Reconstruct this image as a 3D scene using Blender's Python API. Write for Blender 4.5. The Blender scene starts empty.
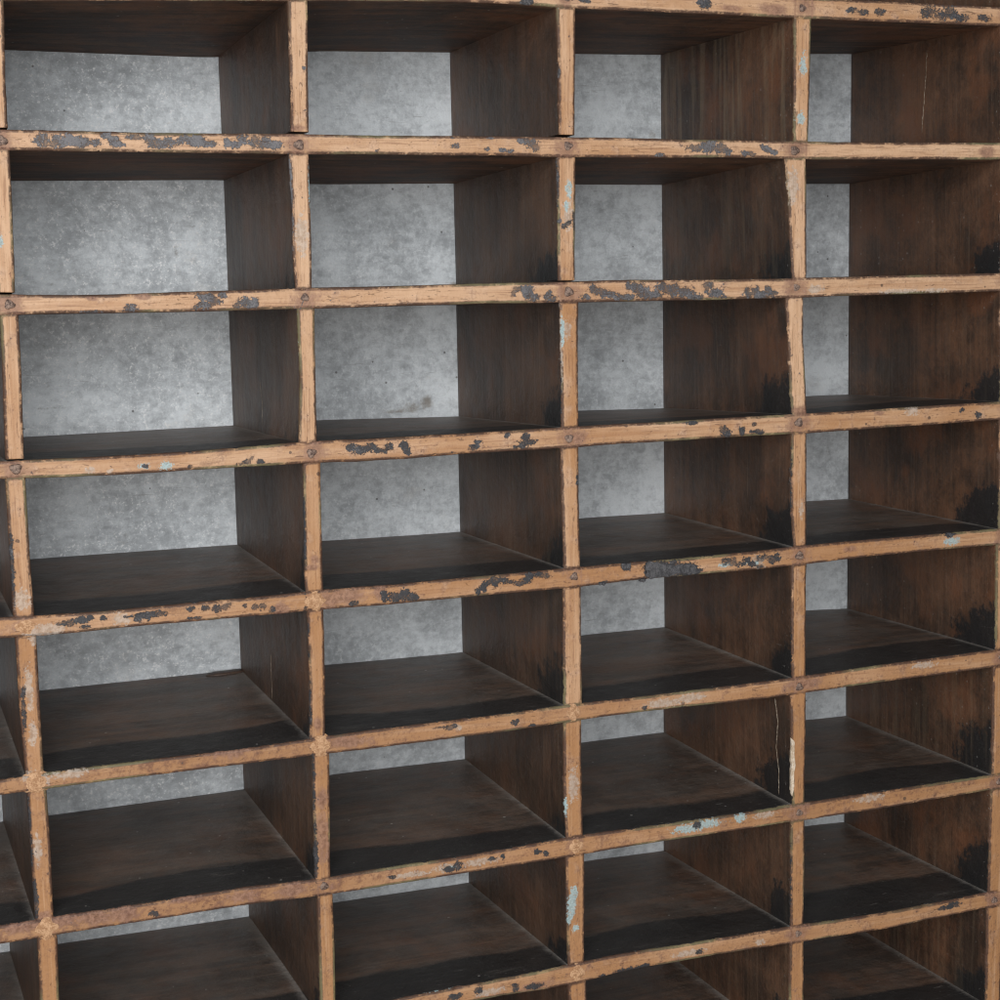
# Old pigeonhole cabinet, close view of its compartments.  All tables are in millimetres, in the cabinet's own space:
# x along the front, y into the cabinet (0 = front), z up from the third shelf edge.
import bpy, math, random
import numpy as np
from mathutils import Matrix, Vector

T_D = 277.45
T_SHELF = {"0":[[-239.6,257.04,241.33],[-37.3,267.19,250.05],[131.9,274.92,256.89],[188.4,275.92,257.8],[261.2,274.14,255.69],[311.2,275.13,256.47],[441.8,276.12,257.34],[580.7,277.37,257.32],[728.8,277.53,258.96]],"A":[[-238.3,140.51,124.31],[-146.9,140.17,123.97],[-74.7,140.35,123.84],[-42.2,140.7,123.97],[1.3,140.72,123.21],[68.4,140.66,124.22],[185.5,142.03,124.41],[259.1,142.08,123.69],[335.5,142.05,124.51],[441.6,142.03,125.37],[496.7,141.59,124.53],[582.1,142.32,125.22],[731.8,143.72,126.76]],"B":[[-253.3,9.46,-8.25],[-233.8,7.88,-7.5],[-153.2,7.59,-8.13],[-69.0,8.96,-8.62],[-47.4,9.42,-8.0],[-3.4,9.93,-8.38],[64.4,10.23,-7.87],[182.7,11.17,-7.09],[252.1,11.59,-8.26],[308.2,11.89,-7.85],[441.5,10.75,-8.56],[497.2,10.85,-8.02],[583.4,11.7,-7.24],[734.7,12.31,-6.34]],"C":[[-260.8,-126.25,-141.46],[-241.0,-126.11,-142.23],[-159.6,-127.23,-143.7],[-74.6,-126.06,-142.9],[-52.7,-125.05,-143.02],[0.8,-123.45,-143.24],[60.3,-123.56,-143.91],[179.9,-123.44,-142.46],[255.1,-122.46,-142.28],[306.7,-122.57,-141.49],[441.4,-122.02,-141.15],[497.6,-121.74,-141.5],[584.7,-121.35,-140.78],[737.6,-119.59,-139.04]],"D":[[-268.1,-256.07,-273.94],[-236.0,-257.72,-275.49],[-165.9,-258.46,-274.66],[-57.9,-257.44,-274.71],[-8.5,-257.67,-275.15],[9.9,-255.45,-274.09],[56.2,-257.08,-275.3],[177.1,-256.06,-274.81],[247.9,-255.23,-275.54],[305.2,-255.45,-273.12],[441.3,-255.4,-273.73],[498.1,-253.29,-273.15],[586.1,-252.68,-270.67],[740.5,-253.39,-270.59]],"E":[[-275.6,-393.67,-407.38],[-234.8,-391.96,-406.67],[-172.1,-391.51,-406.02],[-63.1,-392.39,-406.4],[5.3,-389.45,-406.63],[52.2,-389.14,-406.61],[174.2,-388.66,-406.26],[251.0,-386.84,-403.59],[303.7,-387.76,-403.23],[441.1,-387.31,-404.68],[504.4,-386.62,-404.65],[587.4,-384.84,-403.19],[743.4,-381.89,-401.6]],"F":[[-282.7,-520.07,-536.4],[-249.9,-519.84,-536.4],[-178.3,-519.06,-535.83],[-68.1,-518.65,-535.24],[-11.3,-520.84,-537.19],[48.2,-520.39,-537.74],[171.5,-519.89,-537.36],[249.0,-516.94,-536.81],[302.2,-518.16,-535.75],[441.0,-519.02,-536.33],[499.0,-518.32,-536.69],[588.8,-518.32,-537.04],[746.3,-518.46,-535.26]],"G":[[-290.0,-651.94,-668.86],[-8.4,-652.32,-669.51],[78.5,-646.9,-664.43],[168.8,-646.82,-663.63],[247.0,-644.59,-666.05],[300.7,-643.61,-661.53],[440.9,-646.53,-663.43],[499.4,-646.59,-665.32],[590.1,-650.5,-668.29],[749.2,-648.56,-666.03]]}
T_BACK = {"C":[[-214.07,-129.39],[-7.26,-127.91],[83.05,-126.43],[239.96,-129.93],[384.88,-129.86],[489.66,-132.23],[681.05,-125.64],[736.33,-126.37]],"D":[[-213.42,-251.18],[-8.6,-251.96],[85.69,-255.12],[239.2,-256.48],[384.29,-250.96],[489.31,-252.36],[681.57,-250.9],[737.31,-252.08]],"E":[[-212.3,-385.12],[-9.69,-384.46],[84.43,-389.24],[238.87,-390.92],[384.78,-385.12],[488.22,-385.76],[680.74,-382.72],[735.52,-386.14]],"F":[[-211.29,-515.05],[-10.58,-514.15],[84.79,-509.96],[238.92,-512.09],[382.3,-510.21],[486.55,-510.38],[680.59,-518.06],[735.1,-519.3]],"G":[[-208.47,-651.44],[-10.18,-654.25],[84.46,-653.63],[240.29,-655.2],[383.38,-650.97],[485.37,-653.85],[679.01,-650.21],[734.23,-653.34]],"0":[[-211.63,242.38],[-7.52,241.4],[88.22,251.43],[241.49,254.98],[387.73,258.22],[489.17,260.45],[684.07,267.89],[737.33,269.63]],"A":[[-212.38,118.89],[-5.38,121.06],[84.56,117.02],[241.5,118.84],[385.6,118.49],[489.84,118.46],[680.02,120.51],[735.1,120.79]]}
T_DIV = {"0,0":[[241.4,-250.71,-236.53],[179.2,-253.44,-239.2],[142.3,-253.97,-239.07]],"0,1":[[122.6,-253.53,-238.83],[44.7,-254.39,-239.59],[11.8,-255.06,-240.61]],"0,2":[[-8.4,-253.84,-238.96],[-56.4,-254.53,-239.19],[-122.8,-255.82,-240.8]],"0,3":[[-143.4,-256.95,-240.72],[-209.3,-256.99,-240.66],[-253.2,-256.99,-239.79]],"0,4":[[-278.6,-256.77,-239.12],[-328.2,-256.4,-239.32],[-386.0,-254.51,-239.27]],"0,5":[[-406.1,-253.96,-237.71],[-458.6,-253.91,-237.17],[-513.4,-253.54,-237.71]],"0,6":[[-540.3,-252.49,-235.62],[-592.0,-253.16,-237.05]],"1,0":[[252.3,-4.87,13.01],[202.6,-4.95,11.69],[144.1,-6.21,10.07]],"1,1":[[122.2,-8.49,9.3],[85.0,-7.48,9.14],[42.4,-8.14,9.16],[11.6,-7.04,8.08]],"1,2":[[-10.0,-6.04,10.01],[-65.4,-5.8,8.8],[-120.5,-9.12,7.97]],"1,3":[[-144.4,-5.66,10.58],[-175.4,-6.31,10.15],[-228.8,-7.57,9.51],[-253.9,-7.55,9.1]],"1,4":[[-278.3,-6.59,8.91],[-337.3,-6.84,8.1],[-387.5,-8.14,6.39]],"1,5":[[-410.8,-6.65,9.49],[-466.4,-7.2,8.36],[-519.6,-8.12,7.04]],"1,6":[[-541.5,-6.55,8.65],[-588.9,-6.97,8.67],[-636.6,-7.01,7.84]],"2,0":[[255.3,243.28,262.52],[201.6,244.16,261.2],[143.8,243.89,259.81]],"2,1":[[122.3,241.05,260.78],[85.4,241.42,259.91],[40.1,240.97,258.51],[12.8,241.21,258.3]],"2,2":[[-9.2,242.35,261.3],[-74.6,242.08,260.0],[-122.0,242.01,259.8]],"2,3":[[-143.4,240.44,259.47],[-191.4,240.87,259.06],[-253.1,242.41,259.68]],"2,4":[[-276.9,241.31,260.04],[-334.5,239.86,259.71],[-385.9,240.26,259.46]],"2,5":[[-404.3,239.65,258.15],[-431.7,238.8,258.26],[-480.9,238.72,258.06],[-513.7,240.07,258.42]],"2,6":[[-538.6,239.67,259.84],[-590.6,239.58,259.08],[-643.2,240.63,258.32]],"2,7":[[-668.6,240.23,259.55],[-712.6,240.81,259.98]],"3,0":[[255.5,490.81,510.18],[208.8,490.39,509.05],[143.8,490.58,507.32]],"3,1":[[121.9,480.09,504.61],[85.8,484.39,505.32],[37.9,487.3,505.51],[12.8,489.28,505.62]],"3,2":[[-9.4,481.82,502.31],[-49.2,484.72,502.24],[-88.4,486.73,505.23],[-121.0,489.08,506.16]],"3,3":[[-142.7,488.57,506.25],[-207.3,487.95,506.51],[-251.6,491.73,506.69]],"3,4":[[-274.6,488.93,506.79],[-328.4,489.07,506.43],[-384.7,490.38,506.65]],"3,5":[[-405.1,488.47,506.74],[-462.0,488.62,506.14],[-514.2,490.74,505.41]],"3,6":[[-538.2,488.82,505.86],[-587.8,488.95,505.7],[-643.0,489.09,504.72]],"3,7":[[-666.5,488.57,505.41],[-726.7,487.77,505.64]],"4,0":[[260.2,730.86,749.93],[146.4,733.38,752.64]],"4,1":[[126.4,734.44,753.11],[12.1,736.97,755.82]],"4,2":[[-7.3,736.15,755.02],[-118.7,738.61,757.65]],"4,3":[[-139.5,738.44,758.15],[-253.2,739.67,759.55]],"4,4":[[-271.0,736.87,756.75],[-381.5,737.97,758.03]],"4,5":[[-401.8,735.58,755.25],[-517.6,736.37,756.61]],"4,6":[[-534.0,735.16,755.02],[-647.3,734.28,754.29]],"4,7":[[-666.2,732.98,753.4],[-771.5,733.58,753.76]]}
T_DIVBACK = {"1":[-6.49,-6.09,-6.3,-7.15,-8.64,-10.49,-10.52],"2":[240.4,241.29,240.96,239.7,239.13,239.03,240.51],"3":[489.17,489.38,489.52,489.62,488.56,486.62,485.4],"4":[737.03,735.56,735.92,736.62,736.05,735.43,733.92]}
T_DARK = [[214.2,259.8,7.8,2.6],[271.1,263.2,6.0,1.8],[393.8,265.8,7.4,4.5],[555.6,267.2,6.8,2.8],[567.0,265.7,8.0,3.8],[586.4,266.5,5.8,4.7],[644.7,269.0,11.8,5.8],[656.6,264.6,7.1,3.9],[668.4,269.0,9.6,5.8],[682.8,264.7,10.8,3.9],[710.6,265.9,8.5,3.9],[-213.3,132.6,7.9,4.8],[-203.1,131.1,9.5,4.8],[-191.1,132.9,8.0,4.8],[-181.6,131.4,8.0,4.8],[-171.2,130.8,6.4,3.2],[-162.1,136.5,4.0,3.2],[-152.7,130.2,6.5,3.2],[-157.3,135.0,6.5,2.4],[-138.5,136.1,8.2,2.4],[-126.3,133.8,6.6,4.9],[-119.9,130.7,8.3,4.1],[-109.9,131.6,6.7,4.1],[-97.3,134.2,6.7,4.1],[-87.3,132.7,8.4,4.9],[-76.4,131.3,6.8,3.3],[-61.1,132.3,4.3,4.1],[-54.3,130.7,5.1,3.3],[-48.1,135.8,5.2,4.2],[-37.8,134.3,6.0,5.8],[-29.3,132.7,6.9,5.8],[-20.7,130.3,7.0,4.2],[142.6,132.5,3.8,2.6],[173.0,130.2,2.9,1.8],[178.0,140.0,3.8,0.9],[140.8,139.4,1.9,0.9],[71.0,127.3,2.7,0.9],[188.3,129.6,3.9,1.8],[195.1,128.8,3.9,1.8],[208.9,137.8,7.8,2.7],[217.6,135.2,6.9,4.4],[220.5,130.8,4.9,2.7],[345.8,126.9,5.2,1.8],[382.6,133.8,10.6,3.7],[396.4,134.9,12.8,5.6],[409.2,134.1,8.6,5.6],[416.7,131.4,5.4,3.7],[436.2,129.8,5.4,2.8],[443.8,129.0,4.4,2.8],[456.9,135.7,4.4,2.8],[461.3,132.9,4.4,2.8],[467.9,131.1,4.4,2.8],[-149.3,-4.1,5.8,3.3],[-180.5,-6.7,7.3,1.6],[-86.0,3.8,8.5,3.4],[-78.5,0.3,6.9,4.2],[-86.3,-2.9,6.8,3.4],[-94.1,-5.3,4.2,2.5],[-71.4,4.4,4.3,2.5],[-52.7,-1.1,5.2,4.2],[-59.7,-3.5,4.3,2.5],[-45.8,-2.9,6.1,4.3],[195.4,1.9,2.9,4.5],[202.4,5.4,7.9,2.7],[210.2,3.5,5.9,5.4],[215.1,-2.0,7.9,3.6],[230.0,-1.4,4.0,4.6],[233.9,-4.2,5.0,3.6],[268.2,-3.1,5.1,2.8],[274.4,5.1,4.1,3.7],[280.5,2.2,8.2,3.7],[290.7,-0.7,10.3,3.7],[308.1,-3.9,14.5,2.8],[316.5,6.2,8.3,3.7],[323.8,3.3,8.3,5.6],[334.2,-2.5,14.7,3.7],[349.0,4.7,8.4,4.7],[357.4,1.8,10.6,6.6],[371.2,-0.4,10.7,5.6],[381.8,-5.3,10.7,2.8],[395.8,3.9,6.5,5.7],[403.3,-1.9,8.7,3.8],[412.0,-5.9,5.4,1.9],[439.3,-1.6,4.4,4.8],[447.0,-1.8,5.5,5.7],[452.5,-4.7,8.9,3.8],[461.4,-0.1,4.4,4.8],[467.0,-4.1,4.5,3.8],[-142.1,-137.1,3.4,1.7],[-105.0,-140.1,2.6,1.7],[-106.1,-126.3,5.1,1.3],[-55.5,-138.5,4.4,2.6],[-61.7,-139.9,3.5,1.7],[-51.0,-134.4,2.6,1.7],[-44.1,-138.3,3.5,2.6],[37.3,-130.4,5.5,3.5],[48.2,-133.6,7.4,3.6],[55.7,-131.3,7.4,3.6],[64.9,-135.4,7.5,2.7],[72.4,-132.2,4.7,3.6],[88.4,-132.2,4.7,4.5],[91.1,-137.7,3.8,2.7],[155.3,-135.7,4.9,2.7],[152.4,-138.2,4.9,1.8],[158.3,-132.2,3.9,1.8],[133.0,-140.0,2.9,0.9],[186.9,-127.2,3.0,2.8],[204.7,-129.9,5.0,3.7],[207.6,-134.7,9.0,2.8],[199.5,-138.9,10.0,1.4],[377.9,-125.2,6.5,1.9],[411.6,-133.5,4.4,5.8],[417.1,-136.7,4.4,3.9],[432.5,-135.5,4.4,3.9],[445.8,-129.4,3.3,2.0],[449.2,-136.4,6.7,2.0],[454.8,-138.6,4.5,2.0],[690.0,-126.5,2.5,2.1],[708.8,-132.5,5.0,3.1],[-219.7,-265.1,4.1,2.5],[-211.5,-265.9,4.9,3.4],[-201.5,-264.2,4.9,3.4],[-194.9,-263.1,3.3,2.6],[-199.4,-270.4,4.9,1.7],[-184.1,-264.1,3.3,2.1],[-163.3,-265.1,3.4,1.3],[-154.9,-265.9,4.2,3.5],[-147.2,-265.7,5.1,3.5],[-140.4,-264.6,6.8,3.5],[-133.6,-264.4,4.3,2.6],[-124.6,-256.4,4.3,1.3],[-116.1,-256.3,3.4,1.3],[-105.7,-257.2,4.3,0.9],[-106.3,-271.2,6.9,1.3],[-108.6,-263.1,4.3,2.2],[-97.3,-263.2,5.2,2.6],[-86.9,-265.0,6.1,3.5],[-79.9,-263.9,5.3,3.5],[-76.2,-261.6,3.5,1.8],[-62.3,-264.6,2.6,1.8],[-53.4,-266.2,3.5,2.7],[-46.3,-266.0,4.5,3.6],[-38.4,-269.4,3.6,2.7],[65.6,-266.7,3.8,5.5],[75.0,-268.5,7.6,4.6],[83.6,-267.4,5.7,5.5],[91.2,-269.8,5.7,3.7],[95.0,-271.1,3.8,1.8],[36.5,-270.6,3.7,2.7],[155.2,-270.7,3.9,2.8],[160.2,-267.4,3.9,3.7],[165.2,-263.1,4.9,3.7],[172.2,-261.8,6.0,4.7],[180.1,-261.5,6.0,2.3],[187.1,-264.0,6.0,2.3],[197.0,-265.8,7.0,2.8],[204.1,-263.5,5.0,3.8],[207.2,-260.0,5.0,2.8],[217.3,-259.9,6.1,2.8],[224.4,-261.4,5.1,2.8],[306.3,-258.4,5.3,3.9],[331.7,-263.4,7.5,7.8],[342.4,-264.2,9.7,8.8],[355.3,-266.2,9.7,8.8],[369.4,-267.4,10.9,7.8],[380.3,-269.2,6.6,4.9],[323.1,-273.4,4.3,1.9],[282.0,-272.8,5.2,1.9],[413.4,-263.0,4.4,4.0],[421.1,-263.6,6.7,4.0],[430.1,-266.3,5.6,3.0],[437.9,-262.9,5.6,3.0],[443.5,-267.3,4.5,3.0],[452.5,-263.0,5.6,3.0],[459.3,-261.6,6.8,4.0],[466.1,-265.1,5.7,5.0],[471.8,-263.5,4.6,4.0],[452.5,-270.0,4.5,2.0],[676.2,-255.3,6.2,2.6],[124.7,-394.7,7.8,2.4],[112.9,-394.3,4.9,1.4],[189.4,-397.5,4.0,2.9],[206.6,-402.4,4.1,1.9],[325.1,-399.2,3.2,2.0],[368.6,-403.1,3.3,1.5],[-153.4,-530.0,4.3,2.7],[65.5,-529.6,3.8,1.9],[118.3,-529.9,3.9,2.9],[129.3,-528.6,5.0,3.9],[123.2,-531.6,5.9,1.9],[163.4,-526.9,5.0,1.9],[174.6,-526.6,2.0,2.0],[210.4,-526.9,4.1,2.5],[218.6,-529.1,3.1,3.0],[381.1,-524.1,4.5,4.1],[123.1,-655.9,8.0,3.0],[146.4,-653.2,4.0,4.0],[184.1,-657.9,4.1,4.0],[204.8,-659.6,10.4,3.0],[276.8,-662.2,4.3,2.0],[308.3,-661.5,8.7,3.1],[295.2,-661.3,6.5,3.1],[322.5,-659.9,6.6,2.1],[383.8,-655.8,4.5,3.1],[688.1,-655.2,10.3,3.3],[677.9,-656.9,12.8,2.2],[7.1,196.1,1.3,1.7],[-8.0,93.4,1.4,25.4],[-8.1,68.0,1.4,17.0],[243.4,201.3,2.5,5.3],[243.1,66.4,2.0,1.8],[248.0,61.9,3.0,2.7],[253.1,64.6,3.0,2.7],[257.2,70.0,2.0,3.6],[258.0,61.9,1.5,3.6],[241.2,98.9,1.6,18.0],[257.5,-173.0,1.5,5.7],[-176.6,-177.4,1.7,4.2],[-6.8,-192.6,1.4,35.6],[-7.8,-300.1,1.8,27.1],[-7.9,-354.6,1.8,27.3],[-6.8,-428.3,1.8,27.7],[-6.3,-493.4,1.9,23.3],[-254.2,-439.9,1.6,26.1],[-251.8,-501.8,1.6,13.2],[-255.4,-208.8,1.6,25.1],[-252.7,-336.2,1.6,17.1],[240.7,-78.8,1.5,27.8],[238.7,-323.8,1.3,28.9],[237.6,-578.8,1.4,30.0],[487.6,-186.8,1.5,29.9],[488.0,-347.8,1.5,20.4],[488.6,-597.1,1.5,21.2]]
T_BLUE = [[394.9,265.9,4.2,2.7],[-143.0,-137.0,5.0,2.5],[-125.3,-138.0,5.1,3.4],[413.4,-265.9,5.6,3.0],[435.6,-265.7,4.5,2.0],[449.1,-266.8,3.4,2.0],[680.0,-261.9,8.7,3.7],[373.3,-526.1,17.8,4.1],[390.1,-524.4,18.0,4.1],[429.6,-523.7,6.8,4.1],[103.4,-645.5,17.9,1.5],[-249.7,52.7,2.3,4.8],[-7.7,101.9,1.2,6.8],[8.7,93.5,1.2,15.3],[-8.1,-43.4,1.8,26.0],[252.5,94.4,3.0,7.2],[250.3,80.9,2.0,5.4],[240.2,-487.7,2.1,7.9],[247.2,-573.2,4.2,7.0],[244.9,-584.9,4.2,10.0],[242.6,-597.6,3.2,6.0],[248.8,-608.7,3.2,4.0],[500.9,213.5,3.3,9.4],[497.8,163.6,4.5,5.7],[121.3,-529.4,5.9,1.9],[244.5,-32.9,1.5,12.9]]
T_PALE = [[-188.6,-137.8,4.1,2.5],[-172.3,-139.6,3.3,1.7],[-125.3,-138.0,5.1,3.4],[-168.4,-266.4,7.5,5.2],[-153.2,-266.1,5.1,3.5],[-218.1,-395.8,14.9,3.5],[648.5,-389.7,14.9,3.2],[346.7,-396.7,21.8,4.0],[374.1,-394.7,16.6,4.0],[82.0,-530.2,19.5,2.4],[119.3,-529.1,13.9,3.9],[151.3,-528.0,20.1,2.9],[458.2,-524.5,11.6,3.1],[582.6,-523.4,17.1,3.2],[158.5,-657.3,14.3,3.0],[372.5,-655.0,18.0,3.1],[452.5,-656.9,5.8,3.2],[514.2,-0.1,9.1,3.9],[628.9,-124.8,8.5,4.1],[449.1,-265.8,9.0,6.0],[132.5,-395.7,3.9,2.8],[-247.7,-319.6,3.2,17.0],[-246.6,-358.4,3.2,10.3],[-249.3,-242.9,6.4,8.4],[-247.8,-458.3,3.3,12.2],[0.3,55.2,5.3,17.1],[242.2,-51.2,2.0,36.9],[249.5,-33.0,4.0,7.4],[251.2,71.8,5.0,12.7],[248.9,-466.1,5.2,14.8],[489.0,100.1,5.6,17.1],[500.2,-217.5,2.3,8.0],[-9.3,-551.2,1.4,11.3],[612.9,-3.8,26.3,2.0],[654.9,-3.6,14.6,2.0],[-232.1,-269.9,17.9,5.1],[-239.8,-277.7,6.5,4.2],[-243.0,-397.8,8.1,5.2],[-250.9,-393.3,8.1,4.3]]
T_RUST = [[422.5,263.4,10.7,2.7],[465.6,264.3,15.3,4.6],[254.2,135.7,8.0,3.6],[714.5,134.0,9.8,5.0],[-180.0,4.0,4.1,1.6],[-138.9,4.8,6.6,2.5],[257.1,-132.6,10.2,5.6],[590.6,-125.1,4.8,2.0],[556.4,-260.9,7.1,3.1],[502.0,-394.3,16.4,6.2],[-128.5,-521.1,12.3,2.7],[-203.7,-525.5,15.2,5.3],[-182.5,-526.2,13.6,6.3],[-29.8,-527.3,12.9,6.5],[-0.0,145.7,7.0,2.5],[2.0,-228.9,3.6,3.6],[-1.0,-235.8,5.5,2.7],[-0.5,-378.3,3.7,6.4],[-0.3,-480.3,5.6,22.4],[0.8,-447.8,4.6,9.3],[-245.1,-516.1,5.8,3.5],[-31.2,-270.0,7.2,4.5],[28.3,-263.5,16.7,6.3],[16.2,-266.1,9.2,6.3],[28.6,-397.5,18.8,4.6],[-80.7,-393.4,17.8,3.6],[-233.0,-523.4,11.6,5.3],[497.6,-120.0,13.7,4.9],[-76.3,-394.8,8.9,4.5],[61.0,-262.7,5.6,5.5],[204.8,-659.6,14.6,4.0],[-77.1,-526.5,12.6,4.6],[-266.1,-524.2,13.0,5.3]]
T_CAM = {"pos":[-0.36848,-1.40337,0.00286],"axes":[[0.93059,-0.365529,-0.01977],[0.063933,0.109114,0.991971],[-0.360437,-0.924382,0.12491]],"lens":59.3975}
CRACKS = [[4,0,0.5,[[127.0,253.1],[128.4,232.2],[131.5,206.1],[134.6,179.9],[136.2,166.1]]],[1,2,0.22,[[149.3,-77.6],[140.4,-99.1],[139.7,-120.1]]],[1,4,0.3,[[140.9,-341.8],[140.7,-366.6],[139.7,-386.2]]],[3,5,0.6,[[30.4,-414.1],[24.5,-437.9],[28.3,-466.1],[24.4,-488.3],[26.3,-515.2]]]]
FLAKES = [[4,[[327.0,-257.2],[329.7,-255.4],[335.0,-256.8],[340.3,-258.2],[355.4,-262.3],[366.2,-261.2],[379.3,-262.3],[383.6,-270.5],[374.8,-272.7],[359.7,-269.5],[351.0,-272.7],[338.1,-271.7],[331.6,-273.1],[326.3,-269.7],[328.5,-266.0],[325.9,-261.9]]],[4,[[301.1,-256.1],[310.6,-255.9],[310.5,-260.7],[302.0,-262.0]]],[4,[[276.7,-272.4],[285.1,-272.1],[283.0,-275.3],[278.8,-274.5]]],[4,[[318.9,-273.0],[327.4,-272.7],[325.2,-275.5],[321.0,-275.1]]],[4,[[672.4,-253.0],[684.8,-253.8],[677.5,-258.5]]]]
SPLIT = [[488.8,-448.5],[492.3,-453.1],[491.5,-463.4],[493.6,-476.1],[491.4,-488.3],[491.9,-498.8],[489.6,-508.9],[487.9,-502.4],[488.3,-481.7],[488.0,-462.9]]
SLIVER = [[-48.0,265.8],[-3.6,271.6]]
WORLD = 0.17
LAMPS = [('front_key', (-0.75, -2.5, 0.52), (0.2, 0, 0.1), 1.9, 1.7, 80, (1.0, 0.992, 0.982)),  # broad soft key lamp at the front left; its source is unseen
         ('floor_bounce', (-0.5, -2.0, -1.25), (0.25, 0, 0.0), 2.6, 1.6, 15, (1.0, 0.86, 0.72))]


RNG = np.random.default_rng(7)
random.seed(7)
D = T_D
D_MM = T_D
SC = bpy.context.scene
COL = SC.collection

# ------------------------------------------------------------------ helpers
def tag(o, label=None, cat=None, group=None, kind=None):
    if label: o['label'] = label
    if cat: o['category'] = cat
    if group: o['group'] = group
    if kind: o['kind'] = kind
    return o

_tab = np.random.default_rng(99).random(4096)
def vnoise(x, seed=0):                       # 1-D value noise in 0..1
    x = np.asarray(x, float); i = np.floor(x).astype(int); f = x - i; f = f*f*(3-2*f)
    a = _tab[(i*131 + seed*977) % 4096]; b = _tab[((i+1)*131 + seed*977) % 4096]
    return a*(1-f) + b*f
def fbm(x, seed=0, n=3):
    s = 0; w = 0
    for k in range(n): s = s + vnoise(np.asarray(x)*2**k + 17.3*k, seed+k)*0.5**k; w += 0.5**k
    return s/w
def vnoise2(x, y, seed=0):
    x = np.asarray(x, float); y = np.asarray(y, float)
    i = np.floor(x).astype(int); j = np.floor(y).astype(int); fx = x-i; fy = y-j
    fx = fx*fx*(3-2*fx); fy = fy*fy*(3-2*fy)
    h = lambda a, b: _tab[(a*131 + b*1543 + seed*977 + (a*b)*7) % 4096]
    return (h(i,j)*(1-fx)+h(i+1,j)*fx)*(1-fy) + (h(i,j+1)*(1-fx)+h(i+1,j+1)*fx)*fy

def interp(tab, x, k):
    t = np.array(tab, float); t = t[np.argsort(t[:,0])]
    X = t[:,0]; Y = t[:,k]
    r = np.interp(x, X, Y)
    s0 = (Y[1]-Y[0])/(X[1]-X[0])*0.3; s1 = (Y[-1]-Y[-2])/(X[-1]-X[-2])*0.3
    r = np.where(x < X[0], Y[0] + np.clip(x-X[0], -60, 0)*s0, r)
    return np.where(x > X[-1], Y[-1] + np.clip(x-X[-1], 0, 60)*s1, r)

def grid_mesh(name, P, closed, mat, parent, attrs, caps=True, mat2=None, inner=None):
    """P: (n, m, 3) stations x loop points in mm.  closed: loop wraps round."""
    n, m, _ = P.shape
    me = bpy.data.meshes.new(name)
    idx = np.arange(n*m).reshape(n, m)
    a = idx[:-1, :]; b = idx[1:, :]
    if closed:
        a2 = np.roll(a, -1, 1); b2 = np.roll(b, -1, 1)
    else:
        a2 = a[:, 1:]; b2 = b[:, 1:]; a = a[:, :-1]; b = b[:, :-1]
    q = np.stack([a, a2, b2, b], -1).reshape(-1, 4)
    loops = q.ravel(); starts = np.arange(len(q))*4
    if closed and caps:
        c0 = idx[0][::-1]; c1 = idx[-1]
        starts = np.concatenate([starts, [len(loops), len(loops)+m]])
        loops = np.concatenate([loops, c0, c1])
    me.vertices.add(n*m); me.vertices.foreach_set('co', (P.reshape(-1)/1000).astype(np.float32))
    me.loops.add(len(loops)); me.loops.foreach_set('vertex_index', loops.astype(np.int32))
    me.polygons.add(len(starts)); me.polygons.foreach_set('loop_start', starts.astype(np.int32))
    sm = np.ones(len(starts), bool)
    if closed and caps: sm[-2:] = False
    me.polygons.foreach_set('use_smooth', sm)
    me.update(calc_edges=True); me.validate()
    for an, arr in attrs.items():
        at = me.attributes.new(an, 'FLOAT_COLOR', 'POINT')
        at.data.foreach_set('color', arr.reshape(-1).astype(np.float32))
    me.materials.append(mat)
    if mat2:                                  # inside faces behind the scraped front edge
        me.materials.append(mat2)
        mi = np.zeros(len(me.polygons), np.int32); mi[:(n-1)*m] = np.tile(inner.astype(np.int32), n-1)
        me.polygons.foreach_set('material_index', mi)
    o = bpy.data.objects.new(name, me); COL.objects.link(o); o.parent = parent
    return o

BL = {k: np.array(v, float) for k, v in (('dark', T_DARK), ('blue', T_BLUE), ('pale', T_PALE), ('rust', T_RUST))}
def fields(X, Z, keep):
    """marks of paint, filler and stain left on the front edges: four fields, 1 inside a mark, fading outside it"""
    out = np.zeros(X.shape + (4,))
    xs, zs = X[keep], Z[keep]
    if not len(xs): return out
    x0, x1, z0, z1 = xs.min(), xs.max(), zs.min(), zs.max()
    for c, key in enumerate(('dark', 'blue', 'pale', 'rust')):
        f = np.zeros(len(xs))
        for bx, bz, rx, rz in BL[key]:
            if bx+3*rx+3 < x0 or bx-3*rx-3 > x1 or bz+3*rz+3 < z0 or bz-3*rz-3 > z1: continue
            d = np.sqrt(((xs-bx)/max(rx, .8))**2 + ((zs-bz)/max(rz, .8))**2)
            f = np.maximum(f, np.clip(1.5 - (0.92 if c == 0 and rx > 2.5 else .75)*d, 0, 1.2))
        out[..., c][keep] = f
    return out

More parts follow.
